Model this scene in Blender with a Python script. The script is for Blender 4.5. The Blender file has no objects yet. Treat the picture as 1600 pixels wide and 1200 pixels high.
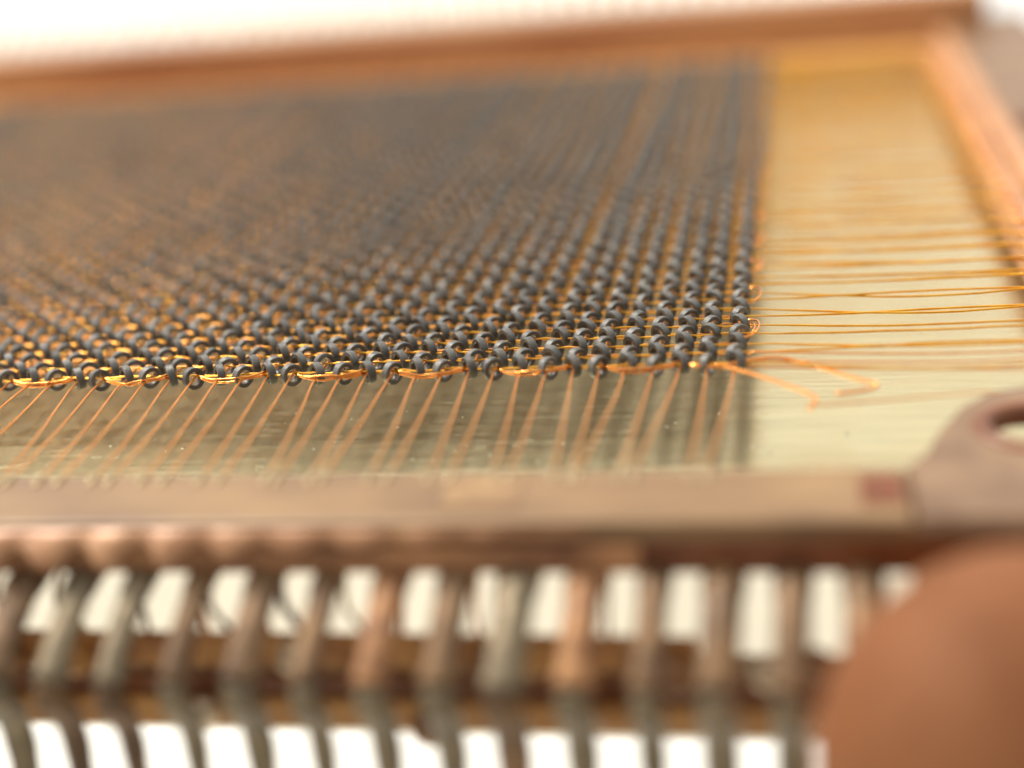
import bpy, math, random
from mathutils import Vector, Matrix
random.seed(7)
PI = math.pi
SC = bpy.context.scene

# ------------------------------------------------------------------ camera, world, lamps, exposure
# one unit is the spacing of two neighbouring ferrite rings
cam = bpy.data.cameras.new('camera')
camo = bpy.data.objects.new('camera', cam)
SC.collection.objects.link(camo)
camo.matrix_world = Matrix(((0.98121086, 0.02249024, 0.19162316, 2.2463),
                            (0.16940619, 0.37491226, -0.91145068, -50.6073),
                            (-0.09234062, 0.92678745, 0.364058, 19.5703),
                            (0, 0, 0, 1)))
LENS = 51.66
cam.lens = LENS * 10
cam.sensor_width = 360
cam.clip_start = 0.5
cam.clip_end = 4000
cam.dof.use_dof = True
cam.dof.focus_distance = 57.2
cam.dof.aperture_fstop = LENS * 1e-2 / 2.9
SC.camera = camo

w = bpy.data.worlds.new('World'); SC.world = w; w.use_nodes = True
bg = w.node_tree.nodes['Background']
# a bright room: light walls beyond and above the object, dimmer behind the photographer
nt = w.node_tree
tc = nt.nodes.new('ShaderNodeTexCoord'); dt = nt.nodes.new('ShaderNodeVectorMath'); dt.operation = 'DOT_PRODUCT'
dt.inputs[1].default_value = (-.12, .93, .35)
mr = nt.nodes.new('ShaderNodeMapRange'); mr.interpolation_type = 'SMOOTHSTEP'
mr.inputs['From Min'].default_value = -.7; mr.inputs['From Max'].default_value = .7
mr.inputs['To Min'].default_value = .48; mr.inputs['To Max'].default_value = 1.23
nt.links.new(tc.outputs['Generated'], dt.inputs[0]); nt.links.new(dt.outputs['Value'], mr.inputs['Value'])
nt.links.new(mr.outputs['Result'], bg.inputs['Strength'])
bg.inputs['Color'].default_value = (1.0, 0.975, 0.90, 1)

def area(name, loc, target, size, power, col):
    l = bpy.data.lights.new(name, 'AREA'); l.shape = 'DISK'; l.size = size; l.energy = power; l.color = col
    o = bpy.data.objects.new(name, l); SC.collection.objects.link(o); o.location = loc
    o.rotation_euler = (Vector(target) - Vector(loc)).to_track_quat('-Z', 'Y').to_euler()
    return o
area('lamp_key', (-300, 200, 500), (-10, 5, 0), 130, 4300000, (1.0, 0.93, 0.82))
area('lamp_side', (-62, -14, 26), (-6, 6, 0), 9, 9500, (1.0, 0.93, 0.85))
area('lamp_glint', (40, 60, 75), (0, 0, 0), 8, 9000, (1.0, 0.9, 0.75))
SC.view_settings.view_transform = 'Standard'
SC.view_settings.look = 'None'
SC.view_settings.exposure = 0.08
SC.view_settings.gamma = 1.0

# ------------------------------------------------------------------ materials
def mat(name, col, rough=.5, metal=0., var=None, scale=3., bump=0., bscale=8., stretch=(1, 1, 1), coat=0., sss=0., spec=.5):
    m = bpy.data.materials.new(name); m.use_nodes = True
    nt = m.node_tree; N = nt.nodes; L = nt.links; b = N['Principled BSDF']
    b.inputs['Base Color'].default_value = (*col, 1); b.inputs['Roughness'].default_value = rough
    b.inputs['Metallic'].default_value = metal; b.inputs['Coat Weight'].default_value = coat
    b.inputs['Specular IOR Level'].default_value = spec
    if sss:
        b.inputs['Subsurface Weight'].default_value = sss; b.inputs['Subsurface Radius'].default_value = (1.6, .6, .3)
        b.inputs['Subsurface Scale'].default_value = .6
    tc = N.new('ShaderNodeNewGeometry'); mp = N.new('ShaderNodeMapping'); mp.inputs['Scale'].default_value = stretch
    L.new(tc.outputs['Position'], mp.inputs['Vector'])
    if var:
        n = N.new('ShaderNodeTexNoise'); n.inputs['Scale'].default_value = scale; n.inputs['Detail'].default_value = 5
        r = N.new('ShaderNodeValToRGB'); r.color_ramp.elements[0].position = .35; r.color_ramp.elements[1].position = .68
        r.color_ramp.elements[0].color = (*col, 1); r.color_ramp.elements[1].color = (*var, 1)
        L.new(mp.outputs['Vector'], n.inputs['Vector']); L.new(n.outputs['Fac'], r.inputs['Fac']); L.new(r.outputs['Color'], b.inputs['Base Color'])
    if bump:
        n2 = N.new('ShaderNodeTexNoise'); n2.inputs['Scale'].default_value = bscale; n2.inputs['Detail'].default_value = 4
        bp = N.new('ShaderNodeBump'); bp.inputs['Strength'].default_value = 1.0; bp.inputs['Distance'].default_value = bump
        L.new(mp.outputs['Vector'], n2.inputs['Vector']); L.new(n2.outputs['Fac'], bp.inputs['Height']); L.new(bp.outputs['Normal'], b.inputs['Normal'])
    return m

M = dict(
    ferrite=mat('ferrite', (.036, .034, .031), .32, 0, (.105, .097, .085), 1.7, .022, 22, spec=.8),
    gold_wire=mat('amber_enamelled_wire', (.80, .34, .03), .3, .8, (.92, .50, .07), 1.2),
    copper_wire=mat('copper_enamelled_wire', (.74, .27, .06), .33, .7, (.86, .37, .10), 1.5),
    copper_bright=mat('bright_copper_wire', (.88, .35, .09), .2, 1),
    sheet=mat('brassy_foil', (.69, .65, .42), .27, 1, (.76, .715, .47), .5, .03, 1.1, (.35, 2.6, 1)),
    rail_tan=mat('tan_copper_clad_board', (.17, .088, .036), .5, 0, (.30, .175, .074), .38, .02, 3, (.4, 1, 1)),
    rail_copper=mat('copper_rail', (.40, .175, .075), .5, .05, (.54, .28, .13), .22, .02, 3, (.3, 1, 1)),
    rail_side=mat('orange_resin_rail', (.55, .26, .08), .45, 0, (.62, .32, .10), .3),
    board=mat('greyish_fibre_board', (.15, .078, .038), .5, 0, (.28, .165, .09), .4),
    shaded_resin=mat('shaded_brown_resin', (.16, .045, .012), .4, 0, (.24, .075, .02), .6),
    tin=mat('tinned_pin', (.15, .12, .075), .42, .5, (.26, .20, .13), 1.5, .02, 4),
    pin_copper=mat('brown_copper_pin', (.10, .055, .028), .45, .3, (.26, .15, .07), .6, .04, 3),
    solder=mat('solder', (.62, .50, .36), .35, .9, None, 1, .03, 3),
    ochre=mat('ochre_patch', (.31, .18, .07), .5, 0, (.22, .115, .05), 1.0),
    fillet=mat('flux_stained_solder', (.20, .085, .035), .45, .2, (.44, .22, .09), 1.2, .08, 2),
    edge=mat('lit_copper_edge', (.13, .045, .018), .5, .1, (.52, .25, .11), .3),
    strip=mat('flux_stained_strip', (.30, .11, .03), .5, .1, (.66, .33, .11), .9),
    apron=mat('orange_solder_apron', (.30, .13, .06), .4, .1, (.46, .24, .12), .7, .05, 2),
    joint=mat('dull_solder', (.42, .33, .2), .35, .7, (.55, .42, .25), 2),
    pad=mat('red_copper_pad', (.14, .035, .01), .7, 0, (.20, .055, .017), 1.5),
    table=mat('shaded_cream_table', (.56, .51, .41), .8, 0, (.50, .46, .37), .03),
    brightener=mat('white_brightener', (.88, .87, .84), .8),
    skin=mat('skin', (.18, .066, .026), .6, 0, (.25, .10, .042), .5, .03, 4, (1, 1, 1), 0, .05, .12),
    nail=mat('nail', (.66, .38, .27), .3),
    speck=mat('pale_dust', (.7, .66, .52), .5),
    dark_speck=mat('dark_dust', (.05, .045, .05), .6),
)

# ------------------------------------------------------------------ mesh helpers
class MB:
    def __init__(s): s.v = []; s.f = []; s.m = []
    def add(s, v, f, mi=0):
        o = len(s.v); s.v += [tuple(q) for q in v]; s.f += [tuple(i + o for i in q) for q in f]; s.m += [mi] * len(f)
    def mesh(s, name, mats, smooth=False):
        me = bpy.data.meshes.new(name); me.from_pydata(s.v, [], s.f)
        for m in (mats if isinstance(mats, (list, tuple)) else [mats]): me.materials.append(m)
        me.polygons.foreach_set('material_index', s.m)
        if smooth: me.polygons.foreach_set('use_smooth', [True] * len(s.f))
        me.update(); return me
    def build(s, name, mats, parent=None, smooth=False):
        return link(name, s.mesh(name, mats, smooth), parent)

def link(name, me, parent=None):
    o = bpy.data.objects.new(name, me); SC.collection.objects.link(o)
    if parent: o.parent = parent
    return o

def smooth_path(pts, n):
    """Catmull-Rom through the points"""
    P = [Vector(p) for p in pts]; P = [2 * P[0] - P[1]] + P + [2 * P[-1] - P[-2]]; out = []
    for i in range(1, len(P) - 2):
        for k in range(n):
            t = k / n; a, b, c, d = P[i - 1:i + 3]
            out.append(.5 * ((2 * b) + (c - a) * t + (2 * a - 5 * b + 4 * c - d) * t * t + (3 * b - a - 3 * c + d) * t ** 3))
    out.append(P[-2]); return out

def tube(mb, path, r, seg=6, mi=0, cap=True, flat=1.0):
    path = [Vector(p) for p in path]; n = len(path); rr = r if isinstance(r, (list, tuple)) else [r] * n
    up = None; v = []
    for i, p in enumerate(path):
        t = (path[min(i + 1, n - 1)] - path[max(i - 1, 0)]).normalized()
        if up is None:
            up = Vector((0, 0, 1)) if abs(t.z) < .9 else Vector((0, 1, 0))
        s = t.cross(up).normalized(); up = s.cross(t).normalized()
        for k in range(seg):
            a = 2 * PI * k / seg; v.append(p + rr[i] * (math.cos(a) * s * flat + math.sin(a) * up))
    f = [(i * seg + k, i * seg + (k + 1) % seg, (i + 1) * seg + (k + 1) % seg, (i + 1) * seg + k) for i in range(n - 1) for k in range(seg)]
    if cap: f += [tuple(range(seg))[::-1], tuple((n - 1) * seg + k for k in range(seg))]
    mb.add(v, f, mi)

def slab(mb, poly, z0, z1, bev=.12, mi=0):
    """a plate with an outline (counter-clockwise) and softened upper edge"""
    n = len(poly); cx = sum(p[0] for p in poly) / n; cy = sum(p[1] for p in poly) / n
    def ins(d):
        out = []
        for i in range(n):
            a, b, c = Vector(poly[i - 1]), Vector(poly[i]), Vector(poly[(i + 1) % n])
            e1 = (b - a).normalized(); e2 = (c - b).normalized()
            n1 = Vector((-e1.y, e1.x)); n2 = Vector((-e2.y, e2.x)); m = (n1 + n2); m = m / max(.3, m.dot(n1))
            out.append(b + m * d)
        return out
    i1 = ins(bev * .3); i2 = ins(bev)
    v = [(*p, z0) for p in poly] + [(*p, z1 - bev) for p in poly] + [(*p, z1 - bev * .3) for p in i1] + [(*p, z1) for p in i2]
    f = [(k * n + i, k * n + (i + 1) % n, (k + 1) * n + (i + 1) % n, (k + 1) * n + i) for k in range(3) for i in range(n)]
    f += [tuple(3 * n + i for i in range(n)), tuple(range(n))[::-1]]
    mb.add(v, f, mi)

def rect(x0, x1, y0, y1): return [(x0, y0), (x1, y0), (x1, y1), (x0, y1)]

# ------------------------------------------------------------------ setting: the white table far below, shade put into its colour
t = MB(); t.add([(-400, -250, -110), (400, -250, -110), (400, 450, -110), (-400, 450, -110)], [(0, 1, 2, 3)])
pp = MB(); slab(pp, rect(-190, 90, -80, 135), -109.98, -109.6, .05)  # added white sheet, stands in for the brightly lit part of the table
po = pp.build('brightener_sheet', M['brightener']); po['label'] = 'white paper added on the table to stand for its lit part in the lowest gaps between the pins'; po['category'] = 'brightener'
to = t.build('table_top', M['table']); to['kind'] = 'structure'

# ------------------------------------------------------------------ the memory plane
root = bpy.data.objects.new('core_memory_plane', None); SC.collection.objects.link(root)
root['label'] = 'copper framed core memory plane woven with dark ferrite rings on orange wires'
root['category'] = 'core memory'

# foil sheet under the woven mat
mb = MB(); nx, ny = 60, 60; X0, X1, Y0, Y1 = -76, 13.38, -9.8, 71
mb.add([(X0 + (X1 - X0) * i / nx, Y0 + (Y1 - Y0) * j / ny, -2.3) for j in range(ny + 1) for i in range(nx + 1)],
       [(j * (nx + 1) + i, j * (nx + 1) + i + 1, (j + 1) * (nx + 1) + i + 1, (j + 1) * (nx + 1) + i) for j in range(ny) for i in range(nx)])
n0 = len(mb.v)
mb.add([(X0, Y0, -2.42), (X1, Y0, -2.42), (X1, Y1, -2.42), (X0, Y1, -2.42)], [(3, 2, 1, 0)])
mb.build('foil_sheet', M['sheet'], root, True)

# rails
mb = MB(); slab(mb, rect(-80, 5.35, -12.6, -8.95), -.62, 0, .25); o = mb.build('front_rail', M['rail_tan'], root)
mb = MB(); slab(mb, rect(-80, 20.9, -12.5, -9.2), -1.75, -.63, .1); mb.build('front_rail_core', M['shaded_resin'], root)  # shade on the rail's front face is put into this dark colour
mb = MB(); slab(mb, rect(-82, 17.4, 72, 76.6), -1.4, 3.0, .5); mb.build('far_rail', M['rail_copper'], root)
mb = MB(); slab(mb, rect(-82, 13.2, 67, 71.98), -1.6, -.8, .2); mb.build('far_ledge', M['rail_side'], root)
mb = MB(); slab(mb, rect(-80, -76.2, -8.94, 66.4), -1.4, 0, .35); mb.build('side_rail', M['rail_copper'], root)
mb = MB(); slab(mb, rect(13.4, 14.7, -2.0, 71.9), -1.4, .25, .4); mb.build('side_rail', M['rail_copper'], root)
mb = MB(); slab(mb, rect(12.0, 13.38, 2.0, 66.9), -1.6, -.25, .15); mb.build('side_ledge', M['rail_copper'], root)
mb = MB(); slab(mb, rect(14.72, 21.2, -2.0, 71.9), -1.2, -.1, .2); slab(mb, rect(17.45, 21.2, 71.95, 80), -1.2, -.1, .2)
mb.build('outer_board', M['board'], root)

# corner lug with an eyelet hole
HX, HY, HR = 9.5, -6.2, 1.4
outl = [(5.37, -12.6), (21.2, -12.6), (21.2, -2.02), (12.4, -2.02), (10.0, -2.5), (8.4, -3.2), (7.3, -4.4), (6.5, -6.2), (5.9, -8.2), (5.37, -8.95)]
def ray_out(a):
    d = Vector((math.cos(a), math.sin(a))); best = 1e9
    for i in range(len(outl)):
        p = Vector(outl[i]) - Vector((HX, HY)); q = Vector(outl[(i + 1) % len(outl)]) - Vector((HX, HY)); e = q - p
        den = d.x * e.y - d.y * e.x
        if abs(den) < 1e-9: continue
        tt = (p.x * e.y - p.y * e.x) / den; u = (p.x * d.y - p.y * d.x) / den
        if tt > 0 and -1e-6 <= u <= 1 + 1e-6: best = min(best, tt)
    return best
angs = sorted([2 * PI * k / 48 for k in range(48)] + [math.atan2(y - HY, x - HX) % (2 * PI) for x, y in outl]); n = len(angs)
v = []
for ring, z in ((0, -.61), (0, -.2), (0.12, 0), (1, 0), (2, -.3), (3, -.61)):
    for a in angs:
        R_ = ray_out(a); r = {0: HR, .12: HR + .15, 1: R_ - .22, 2: R_, 3: R_}[ring]
        v.append((HX + r * math.cos(a), HY + r * math.sin(a), z))
f = [(k * n + i, (k + 1) * n + i, (k + 1) * n + (i + 1) % n, k * n + (i + 1) % n) for k in range(5) for i in range(n)]
f += [(5 * n + i, i, (i + 1) % n, 5 * n + (i + 1) % n) for i in range(n)]
mb = MB(); mb.add(v, f); mb.build('corner_lug', M['board'], root)
mb = MB(); m_ = 40
mb.add([(HX + r * math.cos(2 * PI * k / m_), HY + r * math.sin(2 * PI * k / m_), z) for r, z in ((HR - .02, -.6), (HR - .02, .1), (HR + .45, .12), (HR + .52, .01)) for k in range(m_)],
       [(j * m_ + k, (j + 1) * m_ + k, (j + 1) * m_ + (k + 1) % m_, j * m_ + (k + 1) % m_) for j in range(3) for k in range(m_)])
mb.build('eyelet', M['shaded_resin'], root, True)
mb = MB(); slab(mb, rect(3.95, 5.15, -11.6, -9.75), -.02, .07, .03); mb.build('square_pad', M['pad'], root)
mb = MB(); slab(mb, rect(-8.6, -6.2, -11.6, -9.6), -.02, .05, .02); mb.build('ochre_patch', M['ochre'], root)
mb = MB(); tube(mb, [(15.9 + .7 * math.cos(a), 38.2 + .7 * math.sin(a), -.05) for a in [2 * PI * k / 20 for k in range(21)]], .28, 6); mb.build('board_hole', M['shaded_resin'], root, True)

# lower rails of the planes stacked beneath, strip between the pins
for (y0, y1, z0, z1, m_) in ((-13.0, -11.4, -5.9, -5.15, 'shaded_resin'), (-13.2, -11.4, -7.0, -6.0, 'rail_side')):
    mb = MB(); slab(mb, rect(-80, 20, y0, y1), z0, z1, .1); mb.build('lower_rail', M[m_], root)
mb = MB(); slab(mb, rect(-80, -.9, -13.15, -12.75), -4.75, -3.7, .08); mb.build('copper_strip', M['strip'], root)
mb = MB(); slab(mb, rect(-82, 20, 74, 76), -6.6, -4.95, .1); mb.build('lower_rail', M['rail_copper'], root)

mb = MB(); slab(mb, rect(-80, -2.4, -12.8, -12.52), -1.6, -.72, .08); mb.build('lit_edge_strip', M['edge'], root)  # paler strip paints the lit left stretch of the dark rail face

# apron of solder and resin that slopes from the rail over the roots of the pins, ragged along its lower edge, tilted up to catch the key lamp
mb = MB(); v = []; nn = 300; g = random.Random(3)
for q in range(nn + 1):
    x = -80 + 76 * q / nn; fade = min(1, max(.02, (-4 - x) / 16)); w_ = (.75 + .35 * math.cos((x + .9) * PI) + g.uniform(-.1, .1)) * fade
    for u in (0, .25, .55, .85, 1): v.append((x, -12.64 - w_ * u * (1.25 - .25 * u), -.16 - .12 * u - .85 * w_ * u * u))
    v.append((x, -12.66 - w_ * .6, -.4 - .9 * w_)); v.append((x, -12.64, -.5 - .5 * fade))
mb.add(v, [(q * 7 + u, (q + 1) * 7 + u, (q + 1) * 7 + u + 1, q * 7 + u + 1) for q in range(nn) for u in range(6)])
mb.build('solder_apron', M['apron'], root, True)

# terminal pins: leave the rail, bow outwards, run down past the lower rails
def pin_mesh(far=False):
    mb = MB()
    if not far:
        up = smooth_path([(.15, -12.2, -1.72), (.12, -13.2, -1.95), (.08, -14.3, -2.5), (.03, -15.2, -3.1), (0, -15.8, -3.7)], 4)
        lo = smooth_path([(0, -15.8, -3.7), (0, -15.9, -4.3), (0, -15.3, -5.4), (0, -15.2, -7.2), (.05, -16.2, -12.5)], 4)
        tube(mb, up, [.38] * 5 + [.33] * (len(up) - 8) + [.38] * 3, 8, 0, True, 1.6)
        tube(mb, lo, [.36] * 4 + [.4] * 4 + [.33] * 4 + [.29] * (len(lo) - 12), 8, 1, True, 1.45)
    else:
        up = smooth_path([(0, 76.3, 2.2), (0, 77.5, 2.5), (.1, 79, 3.7), (.2, 81.5, 5.0), (.2, 82.5, 3.6)], 4)
        lo = smooth_path([(.2, 82.5, 3.6), (.1, 81, -1), (0, 78, -5), (0, 77.6, -9)], 4)
        tube(mb, up, .23, 6, 0); tube(mb, lo, .22, 6, 1)
    return mb.mesh('terminal_pin', [M['solder'] if far else M['pin_copper'], M['tin']], True)
pms = [pin_mesh(), pin_mesh(), pin_mesh()]
pms[1].materials[0] = M['fillet']; pms[2].materials[0] = M['tin']; pms[2].materials[1] = M['pin_copper']
for k in range(-40, 4):
    o = link('terminal_pin', random.choice((pms[0], pms[0], pms[1], pms[2])), root); o.location = (-.2 + 2 * k + random.uniform(-.07, .07), random.uniform(-.12, .12), 0)
    o.scale = (random.uniform(.8, 1.25), 1, 1)
# thinner jumper wires behind the pins and lumps of solder on them
for k in range(-60, 2):
    if random.random() < .35: continue
    x = 1.3 * k + random.uniform(-.4, .4); a = random.uniform(-.5, .5)
    mb = MB(); tube(mb, smooth_path([(x + a, -11.8, -1.6), (x + a * .6, -12.5 - random.random() * .5, -2.6), (x, -12.3, -3.9), (x - a, -12.2, -5.3)], 3), random.uniform(.07, .15), 6)
    mb.build('jumper_wire', M[random.choice(('copper_wire', 'solder', 'pin_copper'))], root, True)
lm = MB(); tube(lm, smooth_path([(0, 0, .6), (0, -.1, .35), (0, -.12, 0), (0, -.05, -.35), (0, 0, -.55)], 2), [.1, .3, .42, .5, .5, .46, .38, .25, .1], 8)
lmt = lm.mesh('solder_lump', M['solder'], True); lmo = lm.mesh('solder_lump', M['rail_side'], True); lmc = lm.mesh('solder_lump', M['fillet'], True)
for k in range(-40, 3):
    if random.random() < .12: continue
    o = link('solder_lump', random.choice((lmt, lmc, lmo, lmo)), root); o.location = (.8 + 2 * k + random.uniform(-.5, .5), random.uniform(-13.5, -13.2), random.choice((-4.2, -4.4, -6.5)) + random.uniform(-.25, .25))
    o.rotation_euler = (random.uniform(-.4, .4), random.uniform(-.8, .8), 0); q = random.uniform(.8, 1.4); o.scale = (q * 1.25, q, q * .8)
pm = pin_mesh(True)
for k in range(-41, 7):
    o = link('terminal_pin', pm, root); o.location = (2 * k + random.uniform(-.1, .1), random.uniform(-.3, .3), random.uniform(-.2, .2))

# ------------------------------------------------------------------ ferrite rings
def ring(mb, mat4=None, seg=20, Ro=.445, Ri=.27, L=.30):
    b = .025
    prof = [(Ri, L / 2 - b), (Ri + b, L / 2), (Ro - b, L / 2), (Ro, L / 2 - b), (Ro, -L / 2 + b), (Ro - b, -L / 2), (Ri + b, -L / 2), (Ri, -L / 2 + b)]
    m = len(prof); v = []
    for k in range(seg):
        a = 2 * PI * k / seg
        for r, y in prof:
            q = Vector((r * math.cos(a), y, r * math.sin(a))); v.append(mat4 @ q if mat4 else q)
    mb.add(v, [(k * m + i, k * m + (i + 1) % m, ((k + 1) % seg) * m + (i + 1) % m, ((k + 1) % seg) * m + i) for k in range(seg) for i in range(m)])
mb = MB(); ring(mb, None, 28); core_me = mb.mesh('ferrite_core', M['ferrite'], True)
try: core_me.set_sharp_from_angle(angle=math.radians(32))
except Exception: pass
camp = Vector((2.2463, -50.6073, 19.5703)); vd = Vector((-.1916, .9115, -.3641))
def seam(j):
    t = min(1, max(0, (j - 26.5) / 5)); return .2 * t * t * (3 - 2 * t)
places = []
colj = [random.gauss(0, .055) for _ in range(64)]; rowj = [random.gauss(0, .03) for _ in range(64)]
for j in range(64):
    for i in range(64):
        A = (i + j) % 2 == 0
        ang = (-1 if A else 1) * math.radians(47) + random.gauss(0, .08)
        if j == 0: ang += (-.12 if A else .12)
        z = random.gauss(0, .025) + (.0 if A else -.02)
        p = Vector((-i + seam(j) + colj[i] * (.4 + j / 40) + random.gauss(0, .03), j + rowj[j] + (.07 if A else -.07) + random.gauss(0, .03), z))
        mt = Matrix.Translation(p) @ Matrix.Rotation(ang, 4, 'Z') @ Matrix.Rotation(random.gauss(0, .07), 4, 'X')
        d = (p - camp).dot(vd); q = p - camp
        xs = q.dot(Vector((.9812, .1694, -.0923))) / d * 2296 + 800
        places.append((d if -30 < xs < 1630 else d + 1000, mt))
places.sort(key=lambda a: a[0])
for d, mt in places[:300]:
    o = link('ferrite_core', core_me, root); o.matrix_local = mt
mb = MB()
for k, (d, mt) in enumerate(places[300:]):
    ring(mb, mt, 16)
me = mb.mesh('ferrite_core_field', M['ferrite'], True)
try: me.set_sharp_from_angle(angle=math.radians(32))
except Exception: pass
o = link('ferrite_core_field', me, root); o['kind'] = 'stuff'

# ------------------------------------------------------------------ wires along the rows
def row_wire(j, dy, dz, col, r):
    pts = []; ph = random.uniform(0, 6)
    left_y = j + dy
    pts.append((-75.5, left_y + random.uniform(-.3, .3), -.1)); pts.append((-66, left_y, dz - .05))
    for i in range(63, -1, -1):
        pts.append((-i, j + rowj[j] + dy + random.gauss(0, .025), dz + random.gauss(0, .02)))
        if i: pts.append((-i + .5, j + rowj[j] + dy * 1.5 + random.gauss(0, .045), dz + random.gauss(0, .035)))
    return pts
for j in range(64):
    pts = row_wire(j, -.1, .05, 0, .03)
    m = (j + 1) // 2; mid = 2 * m - .5; s = 1 if j < mid else -1
    cross = (m % 3 != 2); amp = .45 if cross else .25; zz = random.uniform(-.1, .1)
    for q in range(1, 12):
        x = .4 + q; u = min(1, q / 4.5)
        yy = mid - s * .5 * (1 - u) + (s * .22 * math.sin((q - 4.5) / 6.5 * PI) if q > 4.5 else 0) * (1 if cross else -.9) - .1
        if not cross: yy = j - .1 + (mid - j) * .35 * q / 11
        pts.append((x, yy + random.gauss(0, .02), .05 - .12 * math.sin(q / 12 * PI) + zz * math.sin(q / 12 * PI)))
    pts.append((12.2, mid + random.uniform(-.05, .05) - s * .06, -.17)); pts.append((12.7, mid - s * .06, -.2))
    mb = MB(); tube(mb, pts, [.036] * (len(pts) - 12) + [.05] * 12, 5); mb.build('row_wire', M['gold_wire'], root, True)
    if j:
        pts = row_wire(j, .12, -.04, 0, .03)[2:]
        mb = MB(); tube(mb, pts, .038, 5); mb.build('sense_wire', M['copper_wire'], root, True)
    # winding that runs under the rings between two rows
    mb = MB()
    for dy, dz in ((.5, -.22),):
        pts = [(-i + .5, j + dy + random.gauss(0, .05), dz + random.gauss(0, .05)) for i in range(64, -1, -1)] + [(.1, j + dy, dz)]
        tube(mb, pts, .034, 4)
    mb.build('inhibit_winding', M['copper_wire'] if j % 3 else M['gold_wire'], root, True)
# turns of the sense wire at the edge of the mat
for j in range(9, 64):      # second lead of each row, running out to the side ledge
    m = (j + 1) // 2; mid = 2 * m - .5; a = random.uniform(-.2, .2); y0 = j + .25
    pts = [(-1.2, y0, .0), (.2, y0, .02)] + [(q, y0 + (mid + a - y0) * min(1, q / 9) + .15 * math.sin(q * .5 + j), .02 - .1 * math.sin(q / 12 * PI)) for q in (2, 4, 6, 8, 10)] + [(12.3, mid + a, -.15)]
    mb = MB(); tube(mb, smooth_path(pts, 2), .033, 5); mb.build('row_wire', M['gold_wire'], root, True)
for k in range(16):
    c = 3.55 + 4 * k
    mb = MB()
    for rr, hz, ex in ((.95, .02, .5), (.68, -.04, .33)):
        if rr < .9 and k % 4 == 1: continue
        pth = [(-.1, c - rr, hz)] + [(.3 + ex * math.cos(a), c + rr * math.sin(a), hz + .14 * math.cos(a)) for a in [(-PI / 2 + PI * q / 12) for q in range(13)]] + [(-.1, c + rr, hz)]
        tube(mb, pth, .045, 6)
    mb.build('sense_loop', M['copper_bright'], root, True)

# ------------------------------------------------------------------ wires along the columns, fanning to the rail
ends = [(-.48, -7.52), (-1.12, -7.5), (-2.68, -7.45), (-3.24, -7.43), (-4.46, -7.39), (-4.88, -7.38), (-5.52, -7.51), (-6.87, -7.47), (-7.5, -7.45), (-8.75, -7.76),
        (-9.53, -7.38), (-10.81, -7.7), (-11.5, -7.68), (-12.95, -7.28), (-13.52, -7.26), (-14.54, -8.04), (-15.04, -8.03), (-16.53, -7.99), (-17.28, -7.97),
        (-18.49, -7.93), (-19.32, -7.91), (-20.44, -7.88), (-21.13, -7.86), (-22.32, -7.83), (-23.1, -7.81), (-24.2, -7.78), (-24.7, -7.76)]
pads = []
for i in range(64):
    if i < len(ends): ex, ey = ends[i]
    else: ex, ey = -(i - .2) + (.25 if i % 2 else -.25), -7.8
    x0 = -i
    kx = (ex - x0) / (ey + .4)
    px = ex + kx * (-9.5 - ey)
    pads.append(px)
    pts = [(px, -9.6, .04), (px, -9.1, .06)]
    for u in (.15, .35, .55, .75, .93):
        yy = -9.1 + (8.6) * u; pts.append((px + (x0 - px) * (yy + 9.1) / 8.7 + random.gauss(0, .012), yy, .04 - .14 * math.sin(u * PI * .9) - .05 * u))
    for j in range(0, 64):
        pts.append((x0 + seam(j) + colj[i] * (.4 + j / 40) + random.gauss(0, .03), j, -.08 + random.gauss(0, .015)))
    fx = x0 + (.28 if i % 2 else -.28)
    fx += .2; pts += [(x0 + .2 + (fx - x0 - .2) * .5, 66, .0), (fx, 69, .2), (fx, 71.6, .15)]
    mb = MB(); tube(mb, pts, .041, 6); mb.build('column_wire', M['copper_wire'], root, True)
    # bead of solder where the wire meets the rail
    mb = MB(); tube(mb, smooth_path([(px, -9.0, .03), (px, -9.25, .05), (px, -9.7, .04), (px, -9.95, .0)], 2), [.03, .06, .08, .09, .08, .06, .03], 8)
    mb.build('solder_joint', M['joint'], root, True)
# solder on the side ledge where the row wires end
sm = MB(); tube(sm, smooth_path([(0, 0, 0), (.2, 0, 0), (.45, 0, 0), (.6, 0, 0)], 2), [.02, .1, .16, .18, .16, .1, .02], 8)
sm = sm.mesh('solder_joint', M['copper_bright'], True)
for m in range(0, 32):
    if 2 * m - .5 < 2: continue
    o = link('solder_joint', sm, root); o.location = (12.1, 2 * m - .5, -.2)

# copper turns lying across the front row: from an open ring to the fourth ring on
k = 0
for c in range(5, 62, 4):
    xl = -c; xr = -(c - 3); g = random.Random(c)
    for q in range(g.choice((2, 2, 3))):
        a = .03 + .05 * q; sag = [.17, .03, .14][q] * g.uniform(.6, 1.4); pos = [.28, .5, .68][q] + g.uniform(-.1, .1)
        P = []
        for s in range(13):
            u = s / 12; x = xl + (xr - xl) * u
            y = .12 - .62 * math.sin(PI * u) ** .45 + .03 * q
            z = [.11, -.05, .03][q] - sag * math.exp(-((u - pos) / .2) ** 2) + .05 * math.sin(u * 7 + q * 2) + g.gauss(0, .008)
            P.append((x, y, z))
        mb = MB(); tube(mb, smooth_path(P, 2), .044, 7); mb.build('front_sense_wire', M['copper_bright'], root, True)

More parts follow.
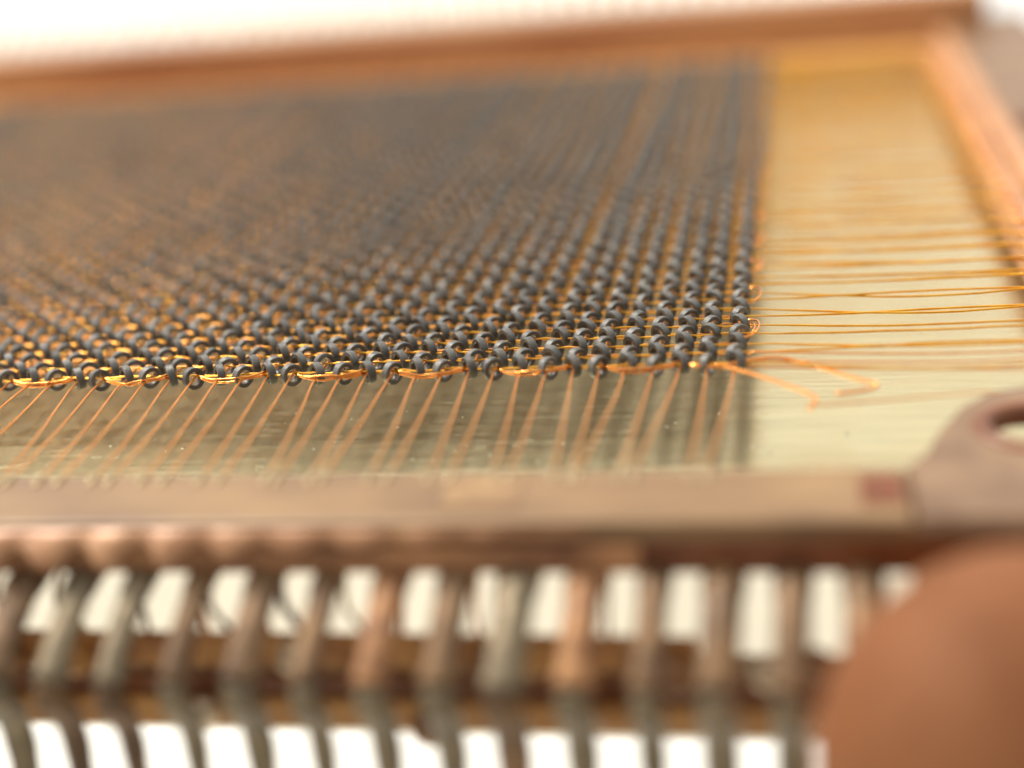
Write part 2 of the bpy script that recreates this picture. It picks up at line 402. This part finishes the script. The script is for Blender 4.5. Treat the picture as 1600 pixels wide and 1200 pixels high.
# loose ends at the corner, each folded back on itself
def loose(pts, r, name='loose_wire_end'):
    mb = MB(); tube(mb, smooth_path(pts, 5), r, 8); return mb.build(name, M['copper_bright'], root, True)
loose([(-1.35, .1, .05), (-1.1, -.2, 0), (-.9, -.4, .0), (-.7, -.45, .1), (-.3, -.6, .06), (.6, -1.15, -.0), (1.9, -2.0, -.15), (2.72, -2.62, -.3), (2.8, -2.85, -.42), (2.55, -3.3, -.5)], .06)
loose([(-2.05, .15, .0), (-1.4, -.35, .05), (-.6, -.42, .0), (-.1, -.25, .06), (.5, -.05, .1), (1.6, .2, .08), (3.0, -.45, -.1), (4.3, -1.25, -.25), (4.9, -1.65, -.3), (4.75, -1.9, -.36), (4.1, -2.15, -.38), (3.5, -2.3, -.36)], .062)
# copper leads running from the corner of the mat to the side board
for (y0, y1, z0, z1, sg) in ((.95, .75, .05, -.05, .2), (.2, .1, .0, -.1, .3), (-.15, -.9, -.1, -.12, -.1), (-2.85, -2.2, -.5, -.3, .2)):
    x0 = .35 if y0 > -2 else 2.6
    mb = MB(); tube(mb, smooth_path([(x0, y0, z0), (3.2, y0 + (y1 - y0) * .25 - sg * .3, z0 - .08), (7.5, y0 + (y1 - y0) * .6 - sg * .3, z1 - .1), (11, y1, z1), (13.6, y1 + .3, .3)], 6), .038, 6)
    mb.build('corner_lead', M['copper_wire'], root, True)

# ------------------------------------------------------------------ dust
def blob(mb, c, r, sx=1, sz=.6):
    v = [(c[0] + r * sx * math.cos(a) * math.cos(b), c[1] + r * math.sin(a) * math.cos(b), c[2] + r * sz * math.sin(b)) for b in (-.9, 0, .9) for a in [2 * PI * k / 6 for k in range(6)]]
    mb.add(v, [(j * 6 + k, j * 6 + (k + 1) % 6, (j + 1) * 6 + (k + 1) % 6, (j + 1) * 6 + k) for j in range(2) for k in range(6)] + [tuple(range(6))[::-1], tuple(range(12, 18))])
mb = MB()
for _ in range(110):
    x = random.uniform(-32, 1); y = random.uniform(-6.5, 1.5) if random.random() < .75 else random.uniform(-6.5, -4)
    blob(mb, (x, y, -2.285), random.choice((.012, .018, .025, .035)), random.uniform(1, 2.5), .5)
for _ in range(14):
    x = random.uniform(-28, -1); y = random.uniform(-5, 0); a = random.uniform(-.6, .6); l = random.uniform(.15, .5)
    tube(mb, smooth_path([(x, y, -2.28), (x + l * .5, y + .1 * a, -2.27), (x + l, y + l * a, -2.28)], 2), .008, 4)
o = mb.build('pale_dust_specks', M['speck'], root); o['kind'] = 'stuff'
for (x, y, r) in ((5.9, -4.55, .09), (7.6, -2.2, .06), (3.9, -1.4, .035), (1.2, -3.0, .03), (2.4, -5.3, .025)):
    mb = MB(); blob(mb, (x, y, -2.27), r, 1.2, .8); mb.build('dark_speck', M['dark_speck'], root, True)

# ------------------------------------------------------------------ the fingertip that holds the corner
def seen(x, y, d):
    m = camo.matrix_world; return m @ Vector(((x - 800) / 2296 * d, -(y - 600) / 2296 * d, -d))
fc = seen(1612, 1190, 36.0); fd = (seen(2000, 1560, 34.5) - fc).normalized()
fd = Vector((round(fd.x, 3), round(fd.y, 3), round(fd.z, 3))).normalized()
axis = smooth_path([fc - fd * 5.2, fc - fd * 3, fc, fc + fd * 5, fc + fd * 10 + Vector((0, 0, -.4)), fc + fd * 17 + Vector((0, 0, -2)), fc + fd * 27 + Vector((0, 0, -6))], 10)
n = len(axis)
rad = []
acc = 0; prev = axis[0]
for p in axis:
    acc += (p - prev).length; prev = p
    s = acc
    r = 5.2 * math.sqrt(max(0, 1 - ((5.2 - s) / 5.2) ** 2)) if s < 5.2 else 5.2
    r *= 1 - .07 * math.exp(-((s - 15) / 3.0) ** 2) + .06 * math.exp(-((s - 22) / 4.) ** 2) + .012 * max(0, s - 18)
    if abs(s - 15) < 2.2: r *= 1 - .012 * math.cos((s - 15) * 5)
    rad.append(max(r, .05))
mb = MB(); tube(mb, axis, rad, 40, 0, True, 1.08)
finger = mb.build('finger', M['skin'], None, True)
md = finger.modifiers.new('s', 'SUBSURF'); md.levels = 1; md.render_levels = 1
finger['label'] = 'blurred fingertip gripping the near corner of the memory plane'
finger['category'] = 'finger'
# nail on the outer side
c0 = axis[6]; tdir = (axis[12] - axis[4]).normalized(); outn = Vector((.25, -.2, -.95)); outn = (outn - outn.dot(tdir) * tdir).normalized(); sd = tdir.cross(outn)
v = []; nu, nv = 10, 10
for i in range(nu + 1):
    for j in range(nv + 1):
        a = (j / nv - .5) * 1.5; u = i / nu; p = axis[4 + int(u * 14)]; r = rad[4 + int(u * 14)] + .08
        v.append(p + r * (math.cos(a) * outn + math.sin(a) * sd))
mb = MB(); mb.add(v, [(i * (nv + 1) + j, i * (nv + 1) + j + 1, (i + 1) * (nv + 1) + j + 1, (i + 1) * (nv + 1) + j) for i in range(nu) for j in range(nv)])
nl = mb.build('nail', M['nail'], finger, True); sl = nl.modifiers.new('s', 'SOLIDIFY'); sl.thickness = .2
